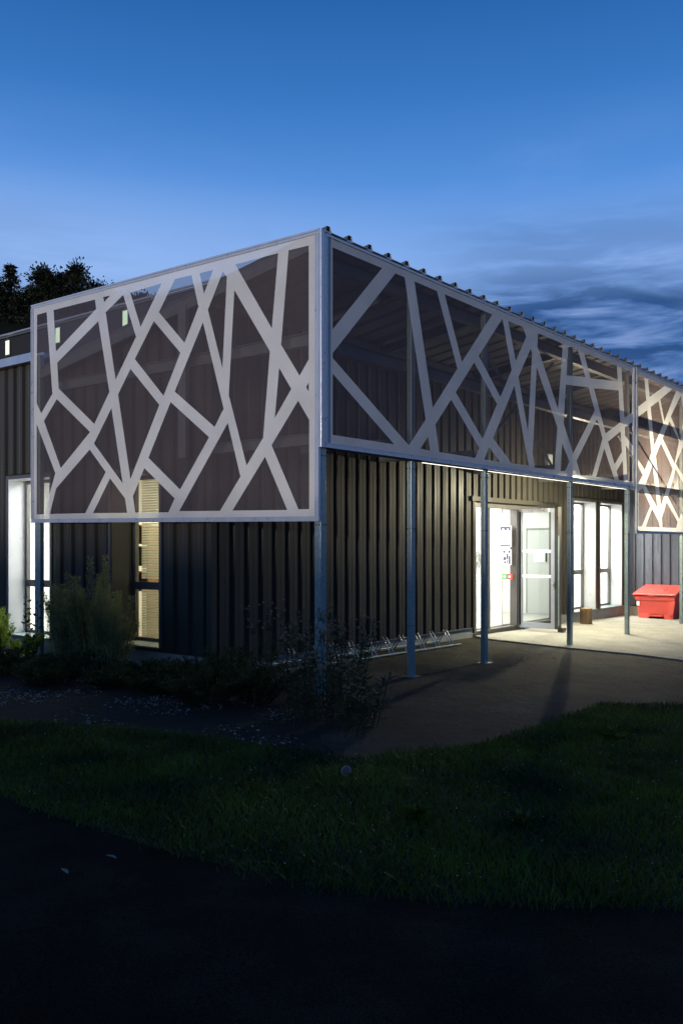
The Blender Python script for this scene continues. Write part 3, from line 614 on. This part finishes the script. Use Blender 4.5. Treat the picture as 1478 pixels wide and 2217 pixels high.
# bookcase seen past the blinds
bc = empty('bookcase', W(.80, 4.02, .1), ROT, 'wooden bookcase with a row of books beside the blinds in the side window', 'bookcase')
wood = mat('shelf_wood', (.35, .18, .07), .6, 0, .2, 6)
mb = MB(); mb.box(0, .30, -.30, -.28, 0, 1.75); mb.box(0, .30, .28, .30, 0, 1.75); mb.build('side_panel', wood, bc)
for z in (0.1, .85, 1.2, 1.5, 1.73): MB().box(0, .30, -.279, .279, z, z+.02).build('shelf', wood, bc)
cols = [(.45, .10, .05), (.12, .22, .08), (.5, .35, .08), (.08, .12, .3), (.55, .5, .4), (.3, .12, .05)]
for zi, z in enumerate((.87, 1.22, 1.52)):
    y = -.27
    i = 0
    while y < .24:
        w = random.uniform(.025, .05); h = random.uniform(.17, .27) if zi else random.uniform(.2, .3); c = (i*3+zi) % 6
        MB().box(.02, .22, y, y+w-.003, z+.0005, z+min(h, .25)).build('book_spine', mat('book_%s' % 'abcdef'[c], cols[c], .6), bc); y += w; i += 1

# bike rack
rk = empty('bike_rack', W(0, 0, 0), ROT, 'low galvanised bicycle rack with slanted double hoops along the wall', 'bike rack')
gzl = lambda t, u: gz(*W(t, u)[:2])
ua, ub = 1.33, 1.72
for u, h in ((ua, .03), (ub, .045)):
    MB().tube([(.9, u, gzl(.9, u)+h), (5.05, u, gzl(5.05, u)+h)], .014, 8).build('rail', GALV, rk)
for i in range(10):
    t = 1.25 + i*.405
    if t > 4.95: break
    hb_ = MB()
    for dt in (-.042, .042):
        zb = gzl(t, ua); pts = [(t+dt-.1, ua-.02, zb+.01), (t+dt-.02, ua+.175, zb+.235), (t+dt, ua+.20, zb+.255), (t+dt+.01, ua+.225, zb+.235), (t+dt+.08, ub, zb+.03)]
        hb_.tube(pts, .0075, 8)
    hb_.build('hoop', ALU, rk, smooth=True)
# stump
st = empty('wood_stump', (5.00, 18.25, gz(5, 18)+.03), 0, 'short upright log standing on the paving below the lit window', 'stump')
mb = MB(); seg = 22; rings = []
for j, (z, r) in enumerate(((0, .128), (.02, .123), (.12, .118), (.22, .119), (.31, .124), (.318, .118))):
    for k in range(seg):
        a = 2*math.pi*k/seg; rr = r*(1+.06*math.sin(3*a+.4)+.025*math.sin(9*a)); mb.v.append((rr*math.cos(a), rr*math.sin(a), z))
for j in range(5):
    for k in range(seg): mb.f.append((j*seg+k, j*seg+(k+1) % seg, (j+1)*seg+(k+1) % seg, (j+1)*seg+k)); mb.m.append(0)
mb.build('bark', mat('log_bark', (.17, .11, .055), .85, 0, .45, 14, .6, 30, stretch=(1, 1, .12)), st, smooth=True)
mb = MB(); mb.quad([(.117*(1+.06*math.sin(3*a+.4))*math.cos(a), .117*(1+.06*math.sin(3*a+.4))*math.sin(a), .3185) for a in [2*math.pi*k/seg for k in range(seg)]])
mb.build('cut_face', mat('cut_wood', (.40, .27, .14), .8, 0, .3, 25), st)
# red grit bin
RED = mat('red_plastic', (.66, .085, .07), .38, 0, .06, 5, .05, 30)
gb = empty('grit_bin', W(12.72, .93, gz(6.9, 19)+.03), ROT, 'red plastic grit bin with sloping lid and moulded feet by the ribbed wall', 'bin')
# local x into depth (t), y along width (u); front face at x=0
wid = .44; mb = MB()
def frust(mb, x0, x1, y0, y1, z0, X0, X1, Y0, Y1, z1, z1b=None):
    z1b = z1 if z1b is None else z1b
    mb.hexa([(x0, y0, z0), (x1, y0, z0), (x1, y1, z0), (x0, y1, z0), (X0, Y0, z1), (X1, Y0, z1b), (X1, Y1, z1b), (X0, Y1, z1)])
frust(mb, .06, .64, -.385, .385, .09, .02, .68, -.42, .42, .40)
frust(mb, .0, .70, -.44, .44, .40, -.005, .705, -.445, .445, .50, .66)
mb.build('tub', RED, gb, .014)
for y0, y1 in ((-.39, -.17), (.14, .39)):
    m2 = MB(); frust(m2, .05, .64, y0+.01, y1-.01, 0, .055, .63, y0, y1, .105); m2.build('foot', RED, gb, .008)
m2 = MB(); frust(m2, .02, .05, -.16, .13, .05, .02, .05, -.16, .13, .09); m2.build('skirt', RED, gb)
m2 = MB(); frust(m2, .005, .03, -.455+.06, -.30, .09, -.005, .03, -.45, -.30, .398); m2.build('corner_rib', RED, gb, .006)
m2 = MB(); m2.hexa([(-.05, -.49, .515), (.72, -.47, .69), (.72, .47, .69), (-.05, .49, .515), (-.045, -.475, .555), (.70, -.455, .735), (.70, .455, .735), (-.045, .475, .555)])
lid = m2.build('lid', RED, gb, .014)
m2 = MB(); m2.hexa([(.16, -.16, .604), (.42, -.16, .667), (.42, .16, .667), (.16, .16, .604), (.17, -.15, .616), (.41, -.15, .679), (.41, .15, .679), (.17, .15, .616)]); m2.build('lid_badge', RED, lid, .004)
m2 = MB(); m2.box(.008, .0135, .34, .41, .28, .38); m2.build('sticker', mat('white_sticker', (.75, .75, .73), .5), gb)
m2 = MB(); m2.box(-.055, -.03, .0, .14, .50, .53); m2.build('latch', RED, gb, .004)

# ------------------------------------------------------------------ plants
def cards(centers, dirs, ln, wd, bend=.0):
    """small pointed leaves: 4-vertex diamonds"""
    n = len(centers); c = np.asarray(centers); d = np.asarray(dirs); d = d/np.linalg.norm(d, axis=1, keepdims=True)
    r = rng.normal(size=(n, 3)); s = np.cross(d, r); s /= np.linalg.norm(s, axis=1, keepdims=True)+1e-9
    ln = np.broadcast_to(ln, (n,))[:, None]; wd = np.broadcast_to(wd, (n,))[:, None]
    v = np.stack([c, c+d*ln*.5+s*wd*.5, c+d*ln, c+d*ln*.5-s*wd*.5], 1).reshape(-1, 3)
    f = np.arange(4*n).reshape(-1, 4); return v, f
DG = leafmat('dark_green_foliage', (.026, .036, .008), (.07, .085, .02), .3, 6)
FG = leafmat('feathery_foliage', (.18, .19, .07), (.32, .32, .14), .35, 6)
YG = leafmat('yellow_green_foliage', (.16, .24, .02), (.30, .38, .05), .45, 8)
BR = mat('dry_flower_head', (.42, .27, .15), .8, 0, .3, 30)
STEM = mat('green_stem', (.022, .026, .012), .7, 0, .2, 20)
def feather(name, x, y, h, rad, label, m, stems=26, per=260, ln=.035, wd=.006, grp=None, lean=.12):
    root = empty(name, (x, y, gz(x, y)), 0, label, 'shrub', grp)
    sm_ = MB(); C_ = []; D_ = []
    for i in range(stems):
        a = random.uniform(0, 6.283); rr = rad*math.sqrt(random.random()); hh = h*random.uniform(.55, 1.0)*(1-.25*rr/rad)
        b = Vector((rr*.35*math.cos(a), rr*.35*math.sin(a), 0)); tp = Vector((rr*math.cos(a)+random.uniform(-lean, lean)*.3, rr*math.sin(a), hh))
        mid = b.lerp(tp, .5)+Vector((0, 0, h*.06)); sm_.tube([b, mid, tp], [.006, .004, .0015], 4, cap=False)
        for k in range(per):
            s = .12+.88*random.random()**.8; p = b.lerp(mid, s*2) if s < .5 else mid.lerp(tp, s*2-1)
            w = .11*(1.08-s)*(h/1.2)+.012; an = random.uniform(0, 6.283); q = p+Vector((math.cos(an), math.sin(an), random.uniform(.1, 1.0)))*w*random.random()
            C_.append(q); D_.append((math.cos(an)*.6+random.gauss(0, .3), math.sin(an)*.6+random.gauss(0, .3), .7+random.gauss(0, .3)))
    sm_.build('stems', STEM, root)
    v, f = cards(C_, D_, rng.uniform(.6, 1.2, len(C_))*ln, wd); npmesh('foliage', v, f, m, root); return root
def at(px, py):
    Y = 1.6*1932/(py-1178); return (px-739)/1932*Y, Y
feather('feathery_shrub', -3.02, 11.0, 1.50, .42, 'tall feathery grey-green shrub in front of the side wall', FG, 34, 480, .042, .009)
feather('feathery_shrub', -3.42, 11.1, 1.32, .30, 'slimmer plume-like shrub just left of the tallest feathery shrub', FG, 26, 420, .042, .009)
feather('feathery_shrub', -2.72, 10.7, 1.15, .38, 'lower feathery shrub on the right flank of the tallest one', FG, 28, 420, .042, .009)
feather('bright_bush', -4.72, 12.15, .78, .28, 'yellow-green bush at the left edge, lit by the window', YG, 40, 300, .03, .008)
feather('bright_bush', -4.28, 12.1, .42, .26, 'low yellow-green bush below the glaring window', YG, 26, 240, .03, .008)
def leafy(name, x, y, h, label, n=5, m=DG, lw=.03, ll=.07, lean=.2, cat='plant', grp=None, heads=0, sp=.05, pern=26, headw=.016):
    root = empty(name, (x, y, gz(x, y)), 0, label, cat, grp); sm_ = MB(); C_ = []; D_ = []; H_ = []
    for i in range(n):
        a = random.uniform(0, 6.283); b = Vector((random.uniform(-sp, sp), random.uniform(-sp, sp), 0)); hh = h*random.uniform(.7, 1.0)
        tp = b+Vector((math.cos(a)*lean*hh*random.random(), math.sin(a)*lean*hh*random.random(), hh)); mid = b.lerp(tp, .5)+Vector((random.uniform(-.02, .02), random.uniform(-.02, .02), 0))
        sm_.tube([b, mid, tp], [.005, .004, .002], 5, cap=False)
        for k in range(pern):
            s = .12+.85*k/pern; p = b.lerp(mid, s*2) if s < .5 else mid.lerp(tp, s*2-1); an = k*2.4+random.uniform(-.4, .4)
            C_.append(p); D_.append((math.cos(an), math.sin(an), random.uniform(.1, .7)))
        for k in range(heads):
            an = random.uniform(0, 6.283); w = random.uniform(0, .07)*h; q = tp+Vector((math.cos(an)*w, math.sin(an)*w, random.uniform(-.10, .03)*h))
            sm_.tube([tp-Vector((0, 0, .12*h)), q], [.002, .0015], 4, cap=False)
            for j in range(22):
                d = Vector((random.gauss(0, 1), random.gauss(0, 1), random.gauss(.3, .6))).normalized(); H_.append((q, d))
    sm_.build('stems', STEM, root); v, f = cards(C_, D_, rng.uniform(.6, 1.2, len(C_))*ll, rng.uniform(.7, 1.2, len(C_))*lw); npmesh('leaves', v, f, m, root)
    if H_:
        v, f = cards([p+d*.003 for p, d in H_], [d for p, d in H_], rng.uniform(.6, 1.2, len(H_))*headw, .008); npmesh('flower_heads', v, f, BR, root)
    return root
leafy('young_shrub', -4.12, 11.9, .92, 'small broad-leaved young shrub silhouetted against the glaring window', 3, DG, .035, .08, .25, 'shrub', pern=24)
# tall perennials with dry flower heads
G1 = 'dry-headed perennials by the corner post'
pts = [(-.48, 8.45, 1.10, 'tall perennial with a broad dry flower head, left of the blue corner post'), (-.36, 8.1, .98, 'slightly lower dry-headed perennial leaning in front of the corner post foot'),
       (-.16, 8.3, .80, 'bushy perennial with small dark heads right before the corner post'), (.02, 8.35, 1.05, 'tall perennial with pale papery heads just right of the corner post'),
       (.14, 8.1, .92, 'perennial with drooping heads between the corner post and the bike rack'), (.2, 7.8, .55, 'low perennial with tan heads over the bike rack end'),
       (-.02, 7.6, .62, 'low leafy perennial with a few whitish heads, middle of the clump front'), (-.3, 7.7, .70, 'dark leafy perennial at the front left of the clump'),
       (.12, 7.35, .42, 'small spreading perennial at the foot of the clump beside the asphalt')]
for x, y, h, lab in pts: leafy('perennial', x, y, h, lab, 10, DG, .013, .10, .5, 'plant', G1, 5, .13, 20, .013)
# dark low plants along the wall
G2 = 'low dark plants in the bed'
labs = ['low dark plant under the slatted window, close to the plinth', 'dark ragged plant right of the slatted window', 'dark plant midway between the slatted window and the corner post',
        'spindly dark plant in front of the ribbed wall', 'dark plant just left of the dry-headed clump', 'low mounded plant on the wood chips near the feathery shrub', 'dark mound at the left edge of the bed',
        'small mound at the front of the bed, left part', 'wide low mound in front of the feathery shrubs', 'low mound between wood chips and lawn', 'small dark tuft before the slatted window']
spots = [(-2.2, 10.2, .34), (-1.75, 9.9, .42), (-1.45, 9.5, .48), (-1.12, 9.4, .55), (-.85, 8.8, .5), (-2.5, 9.6, .3), (-4.1, 10.6, .42), (-3.3, 9.8, .34), (-3.2, 10.3, .42), (-1.3, 8.6, .38), (-1.9, 9.3, .3)]
for (x, y, h), lab in zip(spots, labs): feather('bed_plant', x, y, h*random.uniform(.55, 1.1), random.uniform(.28, .5), lab, DG, 46, 70, .05, .011, G2)

# wood chips
n = 20000; cx = rng.uniform(-6.5, -.3, n); cy = rng.uniform(6.9, 11.5, n)
bed = [(-8, 11.2), (-5.4, 9.8), (-3.4, 7.9), (-2.09, 7.6), (-1.05, 7.1), (-.25, 6.7), (-.3, 9.0), (-1.0, 10.2), (-2.6, 11.0), (-4.5, 13), (-8, 14)]
k = pip(cx, cy, bed) & ((np.sin(cx*2.3+cy)*np.cos(cy*3.1-cx)+.6*np.sin(cx*6+1)*np.cos(cy*5))+rng.normal(0, .35, n) > .25); cx = cx[k]; cy = cy[k]; n = len(cx)
cz = np.array([gz(a, 0) for a in cx])+.012
c = np.stack([cx, cy, cz], 1); an = rng.uniform(0, 6.283, n); d = np.stack([np.cos(an), np.sin(an), rng.normal(0, .25, n)], 1)
v, f = cards(c, d, rng.uniform(.012, .045, n), rng.uniform(.005, .014, n)); mi = (rng.random(n) < .5).astype(int)
npmesh('wood_chips', v, f, [mat('old_chip', (.035, .028, .02), .8), mat('pale_chip', (.34, .33, .32), .6)], None, mi)['kind'] = 'stuff'

# lawn
lawn = [(-9.5, 9.6), (-6.2, 8.15), (-4.3, 6.95), (-3.0, 6.1), (-2.09, 5.45), (-1.63, 5.09), (-1.2, 4.74), (-.83, 4.47), (-.53, 4.28), (-.25, 4.11), (0, 4.0), (.53, 3.91), (1.48, 3.88), (2.6, 4.0), (4.2, 4.35), (6.5, 5.1),
        (8.5, 9.05), (7, 8.98), (4.5, 9.10), (3.46, 9.0), (2.61, 8.95), (1.93, 8.05), (1.4, 7.43), (1.15, 7.08), (.56, 6.72), (.07, 6.48), (-.25, 6.7), (-1.05, 7.1), (-2.09, 7.6), (-3.4, 7.9), (-5.4, 9.8), (-8, 11.2)]
n = 330000; gx = rng.uniform(-4.6, 6.2, n); gy = rng.uniform(3.8, 9.6, n)
jit = rng.normal(0, .035, (2, n)); k = pip(gx+jit[0], gy+jit[1], lawn) & (np.abs(gx) < gy*.47+.5); gx = gx[k]; gy = gy[k]; n = len(gx)
def vn(x, y, s, ph): return np.sin(x*s+ph)*np.cos(y*s*1.3+ph*2)+.6*np.sin(x*s*2.3+y*s*1.7+ph)
pat = vn(gx, gy, 2.1, .3)*.5+vn(gx, gy, 5.3, 1.1)*.35
bz = np.array([gz(a, 0) for a in gx])+.004
hh = rng.uniform(.018, .052, n)*(1+.45*np.clip(pat, -1, 1.4)); tall = rng.random(n) < .03; hh[tall] *= 1.9
an = rng.uniform(0, 6.283, n); w = rng.uniform(.0016, .0034, n); le = rng.uniform(.2, 1.5, n)*hh
sx = np.cos(an); sy = np.sin(an); fx = -sy; fy = sx
P = lambda s, lf, z: np.stack([gx+sx*s+fx*lf, gy+sy*s+fy*lf, bz+z], 1)
v = np.stack([P(-w, 0, 0*hh), P(w, 0, 0*hh), P(w*.8, le*.35, hh*.6), P(-w*.8, le*.35, hh*.6), P(0*w, le, hh)], 1).reshape(-1, 3)
i = np.arange(n)*5
f3 = np.concatenate([np.stack([i, i+1, i+2], 1), np.stack([i, i+2, i+3], 1), np.stack([i+3, i+2, i+4], 1)])
GR = leafmat('grass_blade', (.022, .042, .002), (.13, .18, .010), .3, 1.3, .5)
npmesh('lawn', v, f3, GR)['kind'] = 'stuff'
# clover and weeds heads, dew-bright tips
n = 420; px = rng.uniform(-3, 4.2, n); py = rng.uniform(4, 8.8, n); k = pip(px, py, lawn); px = px[k]; py = py[k]; C_ = []; D_ = []
for a, b in zip(px, py):
    z = gz(a, b)+random.uniform(.04, .085)
    for j in range(5):
        C_.append((a, b, z)); D_.append((random.gauss(0, 1), random.gauss(0, 1), random.gauss(.4, .6)))
v, f = cards(C_, D_, .005, .004); npmesh('clover_heads', v, f, mat('clover_white', (.75, .75, .68), .5))['kind'] = 'stuff'
for wx, wy, s_, lab in ((.42, 5.05, 1.0, 'broad-leaved dock rosette in the lawn, just right of the middle'), (1.02, 5.0, .8, 'smaller broad-leaved weed in the lawn, lower right'), (2.2, 7.3, .9, 'tufty broad-leaved weed at the upper right of the lawn')):
    leafy('lawn_weed', wx, wy, .10*s_, lab, 3, GR, .045*s_, .13*s_, .6, 'weed', pern=8, sp=.02)
# leaves on the paths
def leaf(x, y, s, rz, label, m, lift=.012, tilt=.2):
    o = MB(); pts = [(0, -.5), (.16, -.3), (.22, 0), (.12, .3), (0, .5), (-.12, .3), (-.22, 0), (-.16, -.3)]
    for (a, b), (c_, d_) in zip(pts, pts[1:]+pts[:1]): o.quad([(0, 0, -.04*s), (a*s, b*s, abs(a)*s*.5), (c_*s, d_*s, abs(c_)*s*.5)])
    e = o.build('fallen_leaf', m); e.location = (x, y, gz(x, y)+lift+.02*s); e.rotation_euler = (tilt, .1, rz)
    return tag(e, label, 'leaf', 'fallen leaves')
PL = mat('pale_dry_leaf', (.30, .27, .22), .6, 0, .2, 40)
leaf(-1.13, 4.38, .062, 1.4, 'curled pale leaf on the dark path, the farther of two near the left', PL)
leaf(-1.30, 4.19, .06, .9, 'pale leaf on the dark path, the nearer of two near the left', PL)
leaf(-2.02, 4.62, .04, 1.2, 'tiny pale leaf on the path at the far left edge', PL)
leaf(1.08, 8.5, .06, 1.3, 'small pale leaf lying on the dark forecourt beside the perennials', PL)
leaf(2.45, 12.0, .06, .3, 'small bright leaf on the forecourt right of the entrance posts', PL)
leaf(3.0, 12.6, .05, 2.0, 'small leaf on the lit forecourt below the paving edge', PL)
# round marker in the lawn
mk = empty('ground_marker', (.03, 6.0, gz(0, 6)), R(20), 'small round pinkish disc standing tilted in the lawn near the forecourt', 'marker')
mb = MB(); mb.tube([(0, -.006, .045), (0, .006, .045)], .028, 24); mb.build('disc', mat('pink_plastic', (.22, .13, .14), .5), mk); 
mb = MB(); tr_ = [(.033*math.cos(a), -.004, .045+.031*math.sin(a)) for a in [2*math.pi*k/24 for k in range(25)]]; mb.tube(tr_, .003, 6, cap=False); mb.build('rim', mat('pale_rim', (.5, .42, .42), .5), mk)
MB().box(-.005, .005, -.004, .004, -.03, .02).build('peg', mat('pale_rim', (.35, .30, .30)), mk)
# pebbles and grit on the forecourt
n = 700; px = rng.uniform(0, 7, n); py = rng.uniform(7, 14.5, n); k = pip(px, py, AB+[(22, 13), (22, 32), (9.5, 24.5)]); px = px[k]; py = py[k]
c = np.stack([px, py, np.array([gz(a, 0) for a in px])+.008], 1); d = rng.normal(size=(len(px), 3)); v, f = cards(c, d, .010, .008)
npmesh('grit', v, f, mat('grit_stone', (.5, .48, .42), .6))['kind'] = 'stuff'

# ------------------------------------------------------------------ trees on the hill
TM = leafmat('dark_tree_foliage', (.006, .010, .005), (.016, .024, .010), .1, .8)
BK = mat('bark', (.02, .016, .012), .9)
def broadleaf(x, y, h, w, top, label, n=8500):
    z = top-h-.2; root = empty('broadleaf_tree', (x, y, z), 0, label, 'tree', 'trees along the hill top')
    tm = MB(); tm.tube([(0, 0, 0), (0, 0, h*.45), (.2, 0, h*.8)], [.22, .15, .05], 7); ctr = []
    for i in range(26):
        a = random.uniform(0, 6.283); el = random.random(); rr = w*(.35+.65*random.random())*math.sin(math.pi*(.22+.7*el)); c_ = Vector((rr*math.cos(a), rr*math.sin(a), h*(.30+.68*el)))
        ctr.append((c_, random.uniform(.35, .8))); tm.tube([(0, 0, h*(.2+.4*el)), c_], [.07, .015], 4, cap=False)
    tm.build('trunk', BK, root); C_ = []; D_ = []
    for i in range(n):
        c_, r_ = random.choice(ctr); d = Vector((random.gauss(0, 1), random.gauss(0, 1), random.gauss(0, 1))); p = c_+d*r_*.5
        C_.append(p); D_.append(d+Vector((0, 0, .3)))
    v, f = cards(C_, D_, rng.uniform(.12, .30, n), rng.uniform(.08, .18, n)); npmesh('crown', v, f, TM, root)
def conifer(x, y, h, w, label):
    z = 23.4-h; root = empty('conifer_tree', (x, y, z), 0, label, 'tree', 'trees along the hill top')
    MB().tube([(0, 0, 0), (0, 0, h)], [.2, .02], 7).build('trunk', BK, root); C_ = []; D_ = []
    lv = int(h*3)
    for i in range(lv):
        s = i/lv; zz = h*(.12+.88*s); rr = w*(1-s)**.85*random.uniform(.75, 1.15)+.12
        for b_ in range(9):
            a = random.uniform(0, 6.283)
            for k in range(34):
                q = random.random(); p = Vector((math.cos(a)*rr*q, math.sin(a)*rr*q, zz-.28*rr*q+random.gauss(0, .05))); C_.append(p+Vector((random.gauss(0, .07),)*2+(0,))); D_.append((math.cos(a)+random.gauss(0, .5), math.sin(a)+random.gauss(0, .5), random.gauss(-.1, .4)))
    v, f = cards(C_, D_, rng.uniform(.15, .32, len(C_)), .09); npmesh('crown', v, f, TM, root)
conifer(-25.6, 69, 5.0, 1.3, 'dark spruce, tallest tree on the hill at the far left')
T = [(-28.0, 70, 4.2, 2.6, 'broad dark tree cut by the left edge of the hill'), (-26.9, 72, 3.4, 2.2, 'low dark tree left of the spruce on the hill'), (-24.0, 71, 4.2, 2.2, 'rounded dark tree next to the spruce on its right'),
     (-22.9, 69, 5.2, 1.5, 'taller loose-crowned tree in the middle of the hill row'), (-21.7, 71, 5.0, 1.5, 'twin-topped loose tree near the screen corner'), (-20.6, 69, 5.3, 1.9, 'airy tree whose crown meets the screen top corner'),
     (-18.6, 70, 5.2, 2.4, 'tree behind the upper left part of the mesh screen'), (-16.4, 71, 5.0, 2.4, 'tree seen faintly through the mesh between two bands'), (-14.6, 70, 4.6, 2.2, 'small tree at the right foot of the wooded hill')]
for (x, y, h, w, lab), tp in zip(T, (22.2, 21.6, 21.9, 22.7, 23.2, 23.0, 21.7, 21.4, 20.8)): broadleaf(x, y, h, w, tp, lab)
